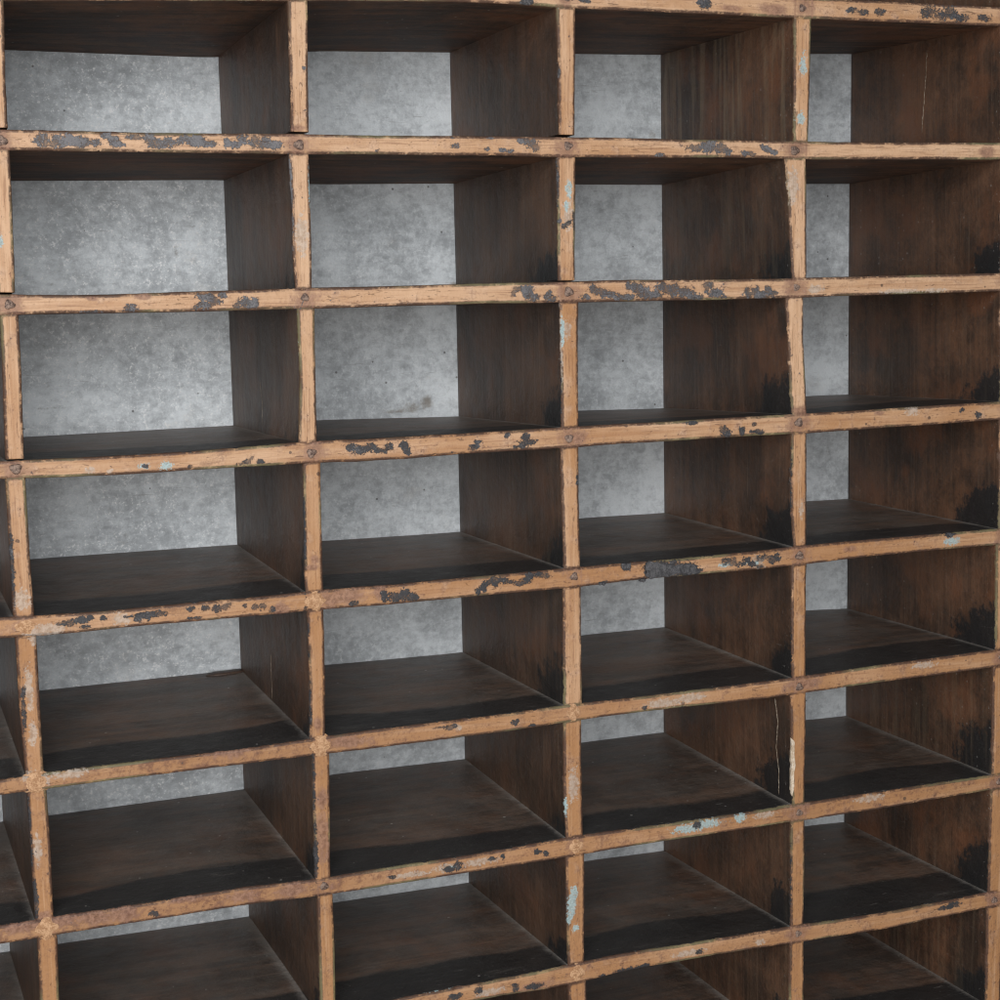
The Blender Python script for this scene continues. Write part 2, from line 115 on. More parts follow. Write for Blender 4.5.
# ------------------------------------------------------------------ node helper
class NT:
    def __init__(self, name):
        self.m = bpy.data.materials.new(name); self.m.use_nodes = True
        self.t = self.m.node_tree; self.t.nodes.clear()
    def n(self, typ, **kw):
        nd = self.t.nodes.new(typ)
        for k, v in kw.items():
            if k.startswith('i_'):
                nd.inputs[k[2:]].default_value = v
            else: setattr(nd, k, v)
        return nd
    def put(self, sock, v):
        if hasattr(v, 'is_linked') or isinstance(v, bpy.types.NodeSocket): self.t.links.new(v, sock)
        else:
            if sock.type == 'RGBA' and not hasattr(v, '__len__'): v = (v, v, v, 1)
            if sock.type == 'RGBA' and len(v) == 3: v = (*v, 1)
            sock.default_value = v
    def math(self, op, a, b=0.0, c=None, clamp=False):
        nd = self.n('ShaderNodeMath', operation=op, use_clamp=clamp)
        self.put(nd.inputs[0], a); self.put(nd.inputs[1], b)
        if c is not None: self.put(nd.inputs[2], c)
        return nd.outputs[0]
    def add(self, a, b): return self.math('ADD', a, b)
    def mul(self, a, b): return self.math('MULTIPLY', a, b)
    def step(self, v, lo, hi):
        nd = self.n('ShaderNodeMapRange', interpolation_type='SMOOTHSTEP')
        self.put(nd.inputs['Value'], v)
        nd.inputs['From Min'].default_value = lo; nd.inputs['From Max'].default_value = hi
        if lo > hi:
            nd.inputs['From Min'].default_value = hi; nd.inputs['From Max'].default_value = lo
            nd.inputs['To Min'].default_value = 1; nd.inputs['To Max'].default_value = 0
        return nd.outputs[0]
    def mix(self, f, a, b):
        nd = self.n('ShaderNodeMix', data_type='RGBA')
        self.put(nd.inputs['Factor'], f); self.put(nd.inputs['A'], a); self.put(nd.inputs['B'], b)
        nd.inputs['Factor']
        return nd.outputs['Result']
    def fix(self, f, a, b):
        nd = self.n('ShaderNodeMix', data_type='RGBA')
        self.put(nd.inputs[0], f); self.put(nd.inputs[6], a); self.put(nd.inputs[7], b)
        return nd.outputs[2]
    def coords(self, scale=(1, 1, 1), loc=(0, 0, 0), rot=(0, 0, 0)):
        tc = self.n('ShaderNodeTexCoord'); mp = self.n('ShaderNodeMapping')
        self.t.links.new(tc.outputs['Object'], mp.inputs['Vector'])
        mp.inputs['Scale'].default_value = scale; mp.inputs['Location'].default_value = loc; mp.inputs['Rotation'].default_value = rot
        return mp.outputs[0]
    def noise(self, vec, scale, detail=4, rough=0.55, dist=0.0):
        nd = self.n('ShaderNodeTexNoise'); self.t.links.new(vec, nd.inputs['Vector'])
        nd.inputs['Scale'].default_value = scale; nd.inputs['Detail'].default_value = detail
        nd.inputs['Roughness'].default_value = rough; nd.inputs['Distortion'].default_value = dist
        return nd.outputs['Fac']
    def specks(self, vec, scale, radius, keep):
        """small sparse dots"""
        nd = self.n('ShaderNodeTexVoronoi'); self.t.links.new(vec, nd.inputs['Vector']); nd.inputs['Scale'].default_value = scale
        nd.inputs['Randomness'].default_value = 1
        sep = self.n('ShaderNodeSeparateColor'); self.t.links.new(nd.outputs['Color'], sep.inputs[0])
        rad = self.mul(sep.outputs[1], radius)
        d = self.math('LESS_THAN', nd.outputs['Distance'], rad)
        k = self.math('GREATER_THAN', sep.outputs[0], keep)
        return self.mul(d, k)
    def attr(self, name):
        nd = self.n('ShaderNodeAttribute'); nd.attribute_name = name
        sep = self.n('ShaderNodeSeparateColor'); self.t.links.new(nd.outputs['Color'], sep.inputs[0])
        return sep.outputs[0], sep.outputs[1], sep.outputs[2], nd.outputs['Alpha']
    def finish(self, color, rough, bumps=(), metal=0.0, spec=0.5):
        b = self.n('ShaderNodeBsdfPrincipled'); out = self.n('ShaderNodeOutputMaterial')
        self.put(b.inputs['Base Color'], color); self.put(b.inputs['Roughness'], rough); self.put(b.inputs['Metallic'], metal)
        self.put(b.inputs['Specular IOR Level'], spec)
        nrm = None
        for h, dist in bumps:
            bp = self.n('ShaderNodeBump'); bp.inputs['Strength'].default_value = 1.0; bp.inputs['Distance'].default_value = dist
            self.put(bp.inputs['Height'], h)
            if nrm: self.t.links.new(nrm, bp.inputs['Normal'])
            nrm = bp.outputs[0]
        if nrm: self.t.links.new(nrm, b.inputs['Normal'])
        self.t.links.new(b.outputs[0], out.inputs['Surface'])
        return self.m
NT.mix = NT.fix

# zone attribute: r = 0.5 + signed distance from the front corner / 40 mm (front face > 0.5), g = depth 0..1, b = dust, a = black band
def wood(name, axis, front=True):
    t = NT(name)
    s = (5, 150, 150) if axis == 'x' else (150, 150, 5)
    s2 = (2.2, 40, 40) if axis == 'x' else (40, 40, 2.2)
    P = t.coords(); G = t.coords(s); G2 = t.coords(s2)
    zr, dep, dust, band = t.attr('zone'); md, mb, mp, mr = t.attr('marks'); tone, age_dim, warm, film = t.attr('tone')  # second tone channel: dirtier lower rows, with their dimmer light painted in
    e = t.mul(t.add(zr, -0.5), 40.0)
    grain = t.noise(G, 1.0, 5, .6, .6); grain2 = t.noise(G2, 1.0, 4, .55, .8)
    big = t.noise(P, 9, 3); mid = t.noise(P, 55, 4, .6); rag = t.noise(P, 230, 5, .7); fine = t.noise(P, 700, 3, .7)
    c01 = lambda v: t.add(v, -0.5)
    if front:
        # bare worn wood of the front edge
        tw = t.step(t.add(t.mul(c01(grain2), 1.5), t.add(t.mul(c01(big), 1.7), tone)), 0.0, 1.0)
        tan = t.mix(tw, (0.40, 0.205, 0.090), (0.60, 0.392, 0.248))
        tan = t.mix(t.mul(t.step(grain, .44, .70), .50), tan, (0.34, 0.165, 0.075))
        tan = t.mix(t.mul(t.step(grain, .46, .30), .35), tan, (0.72, 0.50, 0.34))
        tan = t.mix(t.mul(t.step(mid, .52, .72), .40), tan, (0.68, 0.50, 0.38))
        fg = t.noise(t.coords((28, 700, 700) if axis == 'x' else (700, 700, 28), (2, 3, 4)), 1.0, 3, .6, .3)
        tan = t.mix(t.mul(t.step(fg, .52, .68), .55), tan, (0.22, 0.105, 0.055))
        tan = t.mix(t.mul(age_dim, .62), tan, t.mix(grain2, (0.25, 0.122, 0.050), (0.41, 0.225, 0.115)))
        dirt = t.step(t.add(t.add(mid, t.mul(c01(rag), .9)), t.mul(age_dim, .12)), .56, .84)
        tan = t.mix(t.mul(dirt, t.add(.42, t.mul(age_dim, .50))), tan, (0.19, 0.090, 0.050))
        scr = t.step(t.noise(t.coords((70, 70, 330) if axis == 'x' else (330, 70, 70)), 1.0, 3, .6, 1.2), .655, .70)
        tan = t.mix(t.mul(scr, .55), tan, (0.13, 0.065, 0.04))
        smd = t.step(t.add(t.noise(t.coords((30, 60, 60) if axis == 'x' else (60, 60, 30), (11, 3, 8)), 1.0, 5, .7, .5), t.mul(c01(fine), .4)), .57, .74)
        tan = t.mix(t.mul(smd, t.add(.34, t.mul(age_dim, .3))), tan, (0.15, 0.080, 0.052))
        fsp = t.step(t.add(fine, t.mul(c01(rag), .5)), .68, .78)
        tan = t.mix(t.mul(fsp, t.add(.35, t.mul(age_dim, .4))), tan, (0.10, 0.055, 0.040))
        sp = t.specks(P, 120, .26, .95)
        tan = t.mix(t.mul(sp, .75), tan, (0.07, 0.045, 0.035))
        # worn reddish grime along the arris, broken up
        gr = t.mul(t.step(t.add(e, t.mul(c01(rag), 4.6)), 2.3, 0.5), t.step(t.add(mid, t.mul(c01(rag), .7)), .30, .50))
        tan = t.mix(t.mul(gr, .92), tan, (0.060, 0.030, 0.021))
        gg = t.mul(t.step(t.add(e, t.mul(c01(mid), 3.0)), 1.6, 0.7), t.step(big, .50, .62))
        tan = t.mix(t.mul(gg, .5), tan, (0.20, 0.20, 0.10))
        # stain, filler and old paint marks
        ru = t.step(t.add(mr, t.add(t.mul(c01(rag), 1.6), t.mul(c01(mid), 1.2))), .35, 1.05)
        tan = t.mix(t.mul(ru, .78), tan, t.mix(t.step(rag, .35, .65), (0.12, 0.055, 0.040), (0.33, 0.185, 0.125)))
        pa = t.step(t.add(mp, t.add(t.mul(c01(rag), 2.2), t.mul(c01(fine), 1.3))), .62, .92)
        tan = t.mix(t.mul(pa, .60), tan, t.mix(t.step(rag, .35, .65), (0.27, 0.22, 0.18), (0.54, 0.48, 0.42)))
        bl = t.step(t.add(mb, t.add(t.mul(c01(rag), 2.6), t.mul(c01(fine), 1.4))), .66, .86)
        tan = t.mix(t.mul(bl, .80), tan, t.mix(t.step(fine, .3, .7), (0.20, 0.31, 0.33), (0.40, 0.55, 0.58)))
        dk = t.step(t.add(md, t.add(t.mul(c01(rag), 3.0), t.add(t.mul(c01(fine), 1.0), t.mul(c01(mid), 1.2)))), .62, .67)
        dcol = t.mix(t.step(t.add(tone, t.add(t.mul(c01(fine), 1.5), t.mul(c01(mid), 1.6))), .56, 1.15), (0.034, 0.034, 0.038), (0.150, 0.146, 0.156))
        dk = t.mul(dk, t.add(.62, t.mul(t.step(t.add(mid, t.mul(c01(fine), .6)), .36, .52), .38)))
        dcol = t.mix(t.mul(t.step(t.add(rag, t.mul(c01(fine), .8)), .62, .74), .45), dcol, (0.24, 0.21, 0.20))
        halo = t.step(t.add(md, t.mul(c01(rag), 2.6)), .28, .55)
        tan = t.mix(t.mul(halo, .22), tan, (0.16, 0.095, 0.07))
        tan = t.mix(dk, tan, dcol)
    # dark stained inside faces
    iw = t.step(t.add(t.mul(c01(grain2), 1.1 if axis == 'x' else .5), t.add(t.add(big, t.mul(c01(mid), .9 if axis == 'x' else .5)), t.mul(c01(rag), .4))), .26, .84)
    ins = t.mix(iw, (0.044, 0.026, 0.018), t.mix(warm, (0.122, 0.070, 0.045), (0.185, 0.090, 0.049)))
    ins = t.mix(t.mul(t.step(grain, .52, .72), .40 if axis == 'x' else .24), ins, (0.175, 0.115, 0.080))
    ins = t.mix(t.mul(t.step(grain, .46, .28), .5 if axis == 'x' else .3), ins, (0.024, 0.016, 0.013))
    fgi = t.noise(t.coords((9, 420, 420) if axis == 'x' else (420, 420, 9), (2, 3, 4)), 1.0, 3, .65, .4)
    ins = t.mix(t.mul(t.step(fgi, .55, .68), .40 if axis == 'x' else .25), ins, (0.020, 0.014, 0.012))
    ins = t.mix(t.mul(t.step(fgi, .42, .32), .25), ins, (0.20, 0.14, 0.10))
    ins = t.mix(t.mul(t.step(t.noise(t.coords((1, 1, 1), (3, 5, 7)), 14, 4, .6), .50, .68), t.add(.25, t.mul(warm, .5))), ins, (0.170, 0.070, 0.034))
    bk = t.step(t.add(band, t.add(t.mul(c01(mid), .8 if axis == 'z' else .35), t.add(t.mul(c01(grain2), .5), t.mul(c01(rag), .5 if axis == 'z' else .25)))), (.36 if axis == 'x' else .42), .62)
    ins = t.mix(t.mul(bk, .95), ins, t.mix(fine, (0.009, 0.0095, 0.0105), (0.030, 0.031, 0.033)))
    du = t.step(t.add(dust, t.add(t.mul(c01(mid), .7), t.add(t.mul(c01(rag), .6), t.mul(c01(fine), .6)))), .30, 1.10)
    ins = t.mix(t.mul(du, .72), ins, (0.32, 0.295, 0.27))
    haze = t.step(t.noise(t.coords((1, 1, 1), (1, 2, 3)), 20, 6, .7), .10, .95)
    ins = t.mix(t.mul(t.mul(haze, t.add(.06, t.mul(film, .50)) if axis == 'x' else .08), t.add(1.0, t.mul(bk, -.72))), ins, (0.24, 0.225, 0.205))  # grey film: thin dust plus painted sheen on the shelf tops
    if axis == 'z':                              # streaks where an old varnish ran and wore through
        stk = t.step(t.noise(t.coords((95, 95, 7), (6, 1, 3)), 1.0, 3, .6, .5), .46, .70)
        ins = t.mix(t.mul(t.mul(stk, film), .42), ins, (0.27, 0.205, 0.135))
    lsc = t.step(t.noise(t.coords((40, 360, 200) if axis == 'x' else (200, 60, 420), (5, 1, 2), (.5, .4, .35)), 1.0, 2, .55, 1.5), .69, .72)
    ins = t.mix(t.mul(lsc, .40 if axis == 'x' else .14), ins, (0.30, 0.28, 0.26))
    scf = t.step(t.add(t.noise(t.coords((16, 55, 30), (7, 2, 4), (0, 0, .3)), 1.0, 6, .75, .4), t.mul(c01(fine), .35)), .60, .80)
    ins = t.mix(t.mul(scf, .42 if axis == 'x' else .12), ins, (0.27, 0.25, 0.225))
    ws = t.specks(t.coords((1, 1, 1), (.3, .1, .2)), 110, .15, .88)
    ins = t.mix(t.mul(ws, .55 if axis == 'x' else .18), ins, (0.55, 0.53, 0.50))
    ch = t.math('MULTIPLY', t.step(t.noise(t.coords((1.0, 1.0, 1.0), (9, 9, 9)), 330, 2, .6, .6), .70, .72), t.step(t.mul(dep, -D_MM), -26.0, -2.0))
    ins = t.mix(t.mul(ch, .7), ins, (0.38, 0.38, 0.37))
    # scraped arris: where the bare wood ends is ragged
    tm = 0.0 if not front else t.step(t.add(e, t.add(t.mul(c01(rag), 4.2), t.add(t.mul(c01(mid), 2.0), .55))), -.15, .15)
    col = t.mix(tm, ins, tan) if front else ins
    rough = t.add(t.mul(tm, .12) if front else 0.0, t.add(.36, t.add(t.mul(mid, .22), t.mul(t.math('LESS_THAN', film, -.02), .22))))
    rough = t.math('ADD', rough, t.mul(du, .25), clamp=True)
    h1 = t.add(t.mul(grain, .5), t.mul(rag, .35))
    if front: h1 = t.add(t.add(h1, t.mul(dk, .6)), t.add(t.mul(tm, -.5), t.mul(scr, -.4)))
    return t.finish(col, rough, ((mid, .0018), (h1, .0007), (fine, .00022)), spec=.45 if axis == 'x' else .34)

def zinc():
    t = NT('galvanised_sheet')
    P = t.coords(); st, sc, tone, cell = t.attr('marks')
    n1 = t.noise(P, 15, 4, .6); n2 = t.noise(P, 42, 5, .62); n3 = t.noise(P, 130, 5, .72, .3); n4 = t.noise(P, 430, 3, .7)
    dg = t.noise(t.coords((60, 60, 190), (0, 0, 0), (0, .5, 0)), 1.0, 4, .65)
    vo = t.n('ShaderNodeTexVoronoi'); t.t.links.new(P, vo.inputs['Vector']); vo.inputs['Scale'].default_value = 150
    sv = t.n('ShaderNodeSeparateColor'); t.t.links.new(vo.outputs['Color'], sv.inputs[0])
    c01 = lambda v: t.add(v, -0.5)
    v = t.add(t.mul(c01(n1), 2.0), t.add(t.mul(c01(n2), 1.2), t.add(t.mul(c01(n3), 1.7), t.add(t.mul(c01(dg), 1.0), t.add(t.mul(c01(n4), .6), t.mul(c01(sv.outputs[0]), .20))))))
    v = t.add(v, .55)
    v = t.add(v, t.add(t.mul(tone, -.06), t.mul(c01(cell), .18)))
    col = t.mix(t.step(v, -.30, 1.15), (0.40, 0.428, 0.453), (0.78, 0.83, 0.865))
    spk = t.step(t.add(n3, t.mul(c01(n4), 1.4)), .62, .76)
    col = t.mix(t.mul(spk, t.add(.22, t.mul(tone, .60))), col, (0.93, 0.94, 0.95))
    dk = t.step(t.add(t.noise(t.coords((1, 1, 1), (4, 4, 4)), 62, 5, .7, .4), t.mul(c01(n4), .5)), .60, .78)
    col = t.mix(t.mul(dk, t.add(.16, t.mul(tone, .34))), col, (0.19, 0.192, 0.19))
    pits = t.specks(P, 75, .10, .90)
    col = t.mix(t.mul(pits, .7), col, (0.06, 0.055, 0.05))
    br = t.step(t.add(st, t.mul(c01(n3), 1.6)), .45, 1.1)
    col = t.mix(t.mul(br, .7), col, (0.17, 0.13, 0.085))
    gm = t.step(t.add(sc, t.mul(c01(n3), 1.8)), .55, 1.1)
    col = t.mix(t.mul(gm, .65), col, (0.09, 0.085, 0.075))
    zs = t.step(t.noise(t.coords((26, 60, 420), (3, 3, 3), (0, .45, 0)), 1.0, 2, .5, 1.8), .69, .725)
    col = t.mix(t.mul(zs, .32), col, (0.20, 0.20, 0.195))
    zb = t.step(t.add(t.noise(t.coords((1, 1, 1), (8, 8, 2)), 11, 5, .65), t.mul(c01(n3), .3)), .60, .78)
    col = t.mix(t.mul(zb, .28), col, (0.36, 0.31, 0.25))
    rough = t.add(.40, t.mul(n2, .3))
    return t.finish(col, rough, ((n2, .0012), (n3, .0005)), metal=.12, spec=.5)

def simple(name, c1, c2, scale, rough, bump):
    t = NT(name); P = t.coords()
    a = t.noise(P, scale, 5, .65); b = t.noise(P, scale*4, 3, .6)
    col = t.mix(t.step(t.add(a, t.mul(t.add(b, -.5), .5)), .35, .65), c1, c2)
    return t.finish(col, rough, ((t.add(a, t.mul(b, .4)), bump),))

M_SHELF = wood('worn_wood_along', 'x')
M_DIV = wood('worn_wood_upright', 'z')
M_SHELF_IN = wood('dark_wood_along', 'x', False)
M_DIV_IN = wood('dark_wood_upright', 'z', False)
M_ZINC = zinc()
M_NAIL = simple('rusted_nail', (0.065, 0.038, 0.030), (0.30, 0.21, 0.165), 380, .6, .0006)
M_FILL = simple('crumbly_filler', (0.33, 0.175, 0.085), (0.56, 0.345, 0.20), 210, .75, .0008)
M_FLAKE = simple('dark_old_paint', (0.030, 0.030, 0.034), (0.085, 0.085, 0.092), 240, .5, .0008)
M_CRACK = simple('pale_crack_line', (0.16, 0.12, 0.085), (0.42, 0.36, 0.29), 90, .8, .0003)  # pale colour stands for light showing through splits in the boards
M_SLIVER = simple('dark_splinter_wood', (0.045, 0.028, 0.022), (0.10, 0.062, 0.045), 90, .55, .0006)
M_CASE = simple('dark_case_wood', (0.05, 0.033, 0.025), (0.10, 0.065, 0.045), 30, .55, .001)

# ------------------------------------------------------------------ layout
root = bpy.data.objects.new('pigeonhole_cabinet', None); COL.objects.link(root)
tag(root, 'old dark wooden pigeonhole cabinet with worn tan edges and a grey zinc sheet back', 'cabinet')
root.empty_display_size = 0.1

ROWS = '0ABCDEFG'
XW = [-2*252 - 1, -252 - 1]                 # front centres of the uprights left of the measured ones are filled in below
COLX = {-2: -760.0, -1: -504.0, 0: -247.0, 1: 1.0, 2: 250.0, 3: 497.0, 4: 745.0, 5: 995.0, 6: 1245.0}
X0, X1 = COLX[-2] - 9, COLX[6] + 9

class Shelf: pass
SHELVES = {}
def make_shelf_funcs(j):
    s = Shelf(); s.j = j
    if 0 <= j < 8:
        key = ROWS[j]; tab = T_SHELF[key]
        xs = np.arange(X0-1, X1+2, 2.0)
        zt = interp(tab, xs, 1); zb = interp(tab, xs, 2)
        k = np.ones(31)/31
        sm = lambda a: np.convolve(np.pad(a, 15, 'edge'), k, 'valid')
        zt, zb = sm(zt), sm(zb)
        if key in T_BACK: bk = interp(T_BACK[key], xs, 1)
        else: bk = None
        th = zt - zb
        if key in 'CDEFG': bt = sm(bk)
        elif key in '0A': bt = sm(bk) + th*0.97
        else: bt = zt - 2.5
        bb = bt - th*0.97
    else:
        xs = np.arange(X0-1, X1+2, 2.0)
        base = {-2: 528.0, -1: 396.0, 8: -783.0, 9: -913.0}[j]
        zt = base + 9 + (fbm(xs/300, 40+j)-.5)*6; zb = zt - 18.5; bt = zt - 3; bb = bt - 18
    s.xs = xs; s.zt, s.zb, s.bt, s.bb = zt, zb, bt, bb
    return s
def top(s, x, y): f = np.clip(np.asarray(y)/D, 0, 1); return np.interp(x, s.xs, s.zt)*(1-f) + np.interp(x, s.xs, s.bt)*f
def bot(s, x, y): f = np.clip(np.asarray(y)/D, 0, 1); return np.interp(x, s.xs, s.zb)*(1-f) + np.interp(x, s.xs, s.bb)*f
for j in range(-2, 10): SHELVES[j] = make_shelf_funcs(j)

def div_edges(i, j, z):
    """front left / right x of the upright i below shelf j, at heights z"""
    key = '%d,%d' % (i, j)
    if key in T_DIV:
        t = np.array(T_DIV[key]); t = t[np.argsort(t[:, 0])]
        return np.interp(z, t[:, 0], t[:, 1]), np.interp(z, t[:, 0], t[:, 2])
    w = 18.5; c = COLX[i] + (_tab[(i*7+j*13) % 4096]-.5)*5 + (np.asarray(z)-np.mean(z))*(_tab[(i*17+j*3) % 4096]-.5)*.03
    return c - w/2, c + w/2
def div_back(i, j):
    if str(i) in T_DIVBACK and 0 <= j < 7: return T_DIVBACK[str(i)][j]
    if str(i) in T_DIVBACK: return T_DIVBACK[str(i)][0 if j < 0 else 6]
    return COLX[i] - 9 + (_tab[(i*5+j*11) % 4096]-.5)*4

YS = np.concatenate([[2.2, 3.5, 5, 7, 9.5, 12.5, 16, 20, 26, 33, 41], np.linspace(50, D-10, 18), [D-5, D]])
def section(r=2.2, nf=9):
    """closed loop (y, side, offset, corner distance): side 0 = first face, 1 = opposite face; offset measured inward"""
    L = []
    for y in YS[::-1]: L.append((y, 0, 0.0, -(y-r)-.8))
    for a in (30, 60): L.append((r*(1-math.sin(math.radians(a))), 0, r*(1-math.cos(math.radians(a))), -.8 + a/90*1.6))
    for f in np.linspace(0, 1, nf): L.append((0.0, f, r*(1-2*f), None))
    for a in (60, 30): L.append((r*(1-math.sin(math.radians(a))), 1, -r*(1-math.cos(math.radians(a))), -.8 + a/90*1.6))
    for y in YS: L.append((y, 1, 0.0, -(y-r)-.8))
    return L
SEC = section()
_sy = np.array([c[0] for c in SEC]); INNER = (_sy > 8) & (np.roll(_sy, -1) > 8)

# ------------------------------------------------------------------ shelves
def build_shelf(j):
    s = SHELVES[j]; vis = 0 <= j < 8
    if vis:
        xs = np.concatenate([np.arange(X0, -420, 12.0), np.arange(-420, 840, 1.5), np.arange(840, X1+.1, 12.0)])
        if j == 0: xs = np.concatenate([np.arange(X0, -420, 12.0), np.arange(-420, 840, 1.7), np.arange(840, X1+.1, 12.0)])
    else: xs = np.arange(X0, X1+.1, 8.0)
    n, m = len(xs), len(SEC)
    P = np.zeros((n, m, 3)); zone = np.zeros((n, m, 4)); tone = np.zeros((n, m, 4))
    jt = (fbm(xs/9, 3+j)-.5)*.45 + (fbm(xs/60, 13+j)-.5)*1.0          # waviness of the upper and lower arris
    jb = (fbm(xs/8, 23+j)-.5)*.45 + (fbm(xs/50, 33+j)-.5)*1.0
    nick = np.clip(fbm(xs/14, 53+j, 2)-.72, 0, 1)*9
    zt0, zb0 = np.interp(xs, s.xs, s.zt), np.interp(xs, s.xs, s.zb)
    fy = (fbm(xs/70, 63+j)-.5)*1.6
    # distance to the left faces of the uprights standing on this shelf (dust gathers along them)
    for k, (y, f, off, e) in enumerate(SEC):
        zt, zb = top(s, xs, y), bot(s, xs, y)
        fr = np.clip(1 - y/14, 0, 1)
        z = zt*(1-f) + zb*f - off + fr*(jt*(1-f) + jb*f)
        if e is None: ee = np.minimum(f, 1-f)*(zt0-zb0) + .9
        else: ee = np.full(n, e)
        yy = y + fy*fr + (nick*(1 if f < .5 else .6) if y < 3 and (f < .1 or f > .9) else 0)
        P[:, k, 0] = xs; P[:, k, 1] = yy; P[:, k, 2] = z
        zone[:, k, 0] = .5 + ee/40; zone[:, k, 1] = y/D
        if f == 0 and e is not None:                                  # upper face
            edge = 68 + 26*(fbm(xs/110, 73+j)-.5) + 30*(vnoise((xs+120)/190, j+83)-.5)
            zone[:, k, 3] = np.clip(.5 + (edge - y)/34, 0, 1)
            du = np.clip((y-(D-26))/26, 0, 1)*.55
            for i in COLX:
                if j+1 > 9: continue
                zref = top(s, xs, 0)
                xl, xr = div_edges(i, j, np.array([zref.mean()+5])); xb = div_back(i, j)
                xe = xl[0]*(1-y/D) + xb*y/D
                d = xe - xs
                wd = 6 + 12*y/D
                du = np.maximum(du, np.where((d > -2) & (d < wd*2.5), np.exp(-np.clip(d, 0, None)/wd), 0)*.95)
            zone[:, k, 2] = du
        elif f == 1 and e is not None:
            zone[:, k, 3] = 0.12
    tone[..., 0] = {0: .60, 1: .85, 2: .78, 3: .50, 4: .42, 5: .20, 6: .12, 7: .18}.get(j, .4)  # darker down the rows: falloff of light put into the colour
    tone[..., 1] = {3: .3, 4: .45, 5: .65, 6: .85, 7: .7}.get(j, .22)  # lower fronts browner and dirtier, partly painted light falloff
    tone[..., 3] = {3: 1.15, 4: 1.05, 5: .95, 6: .9, 7: .9}.get(j, .6)  # grey dust film, with the grazing sheen of the shelf tops put into it
    for k, (y, f, off, e) in enumerate(SEC):
        if f == 1: tone[:, k, 3] = -.1
        tone[:, k, 2] = .95 if f == 1 else .15 + .3*_tab[j+40]
    if vis and j in (5, 6):                                            # browner towards the lower left: weaker light put into the colour
        tone[..., 1] += np.clip((150 - P[..., 0])/300, 0, .5)
    keep = (P[..., 1] < 5) & (np.abs(P[..., 0]-210) < 640)
    marks = fields(P[..., 0], P[..., 2], keep) if vis else np.zeros((n, m, 4))
    if vis:                                                            # brown stain round every nailed crossing
        for i in range(0, 5):
            xl, xr = div_edges(i, j, np.array([zt0.mean()])); xc = (xl[0]+xr[0])/2
            zc = (top(s, xc, 0)+bot(s, xc, 0))/2
            g = np.clip(1.25 - np.hypot((P[..., 0]-xc)/15, (P[..., 2]-zc)/12)*.75, 0, 1)*(1.0 if (j < 4 or i > 2) else .6)
            if (i, j) not in CRUST:                                    # seams of the notched crossing
                seam = np.maximum(np.exp(-((P[..., 0]-xl[0]-.5)/1.1)**2), np.exp(-((P[..., 0]-xr[0]+.5)/1.1)**2))*1.15
                g = np.maximum(g, seam*(.55+.45*_tab[(i*7+j*5) % 4096]))
            marks[..., 3] = np.maximum(marks[..., 3], np.where(P[..., 1] < 4, g, 0))
    o = grid_mesh('shelf', P, True, M_SHELF, root, {'zone': zone, 'marks': marks, 'tone': tone}, mat2=M_SHELF_IN, inner=INNER)
    return o
CRUST = {(0, 4), (1, 4), (0, 5), (1, 5), (0, 6), (2, 5), (2, 6), (2, 7)}
SHELF_OBJ = {j: build_shelf(j) for j in range(-2, 10)}

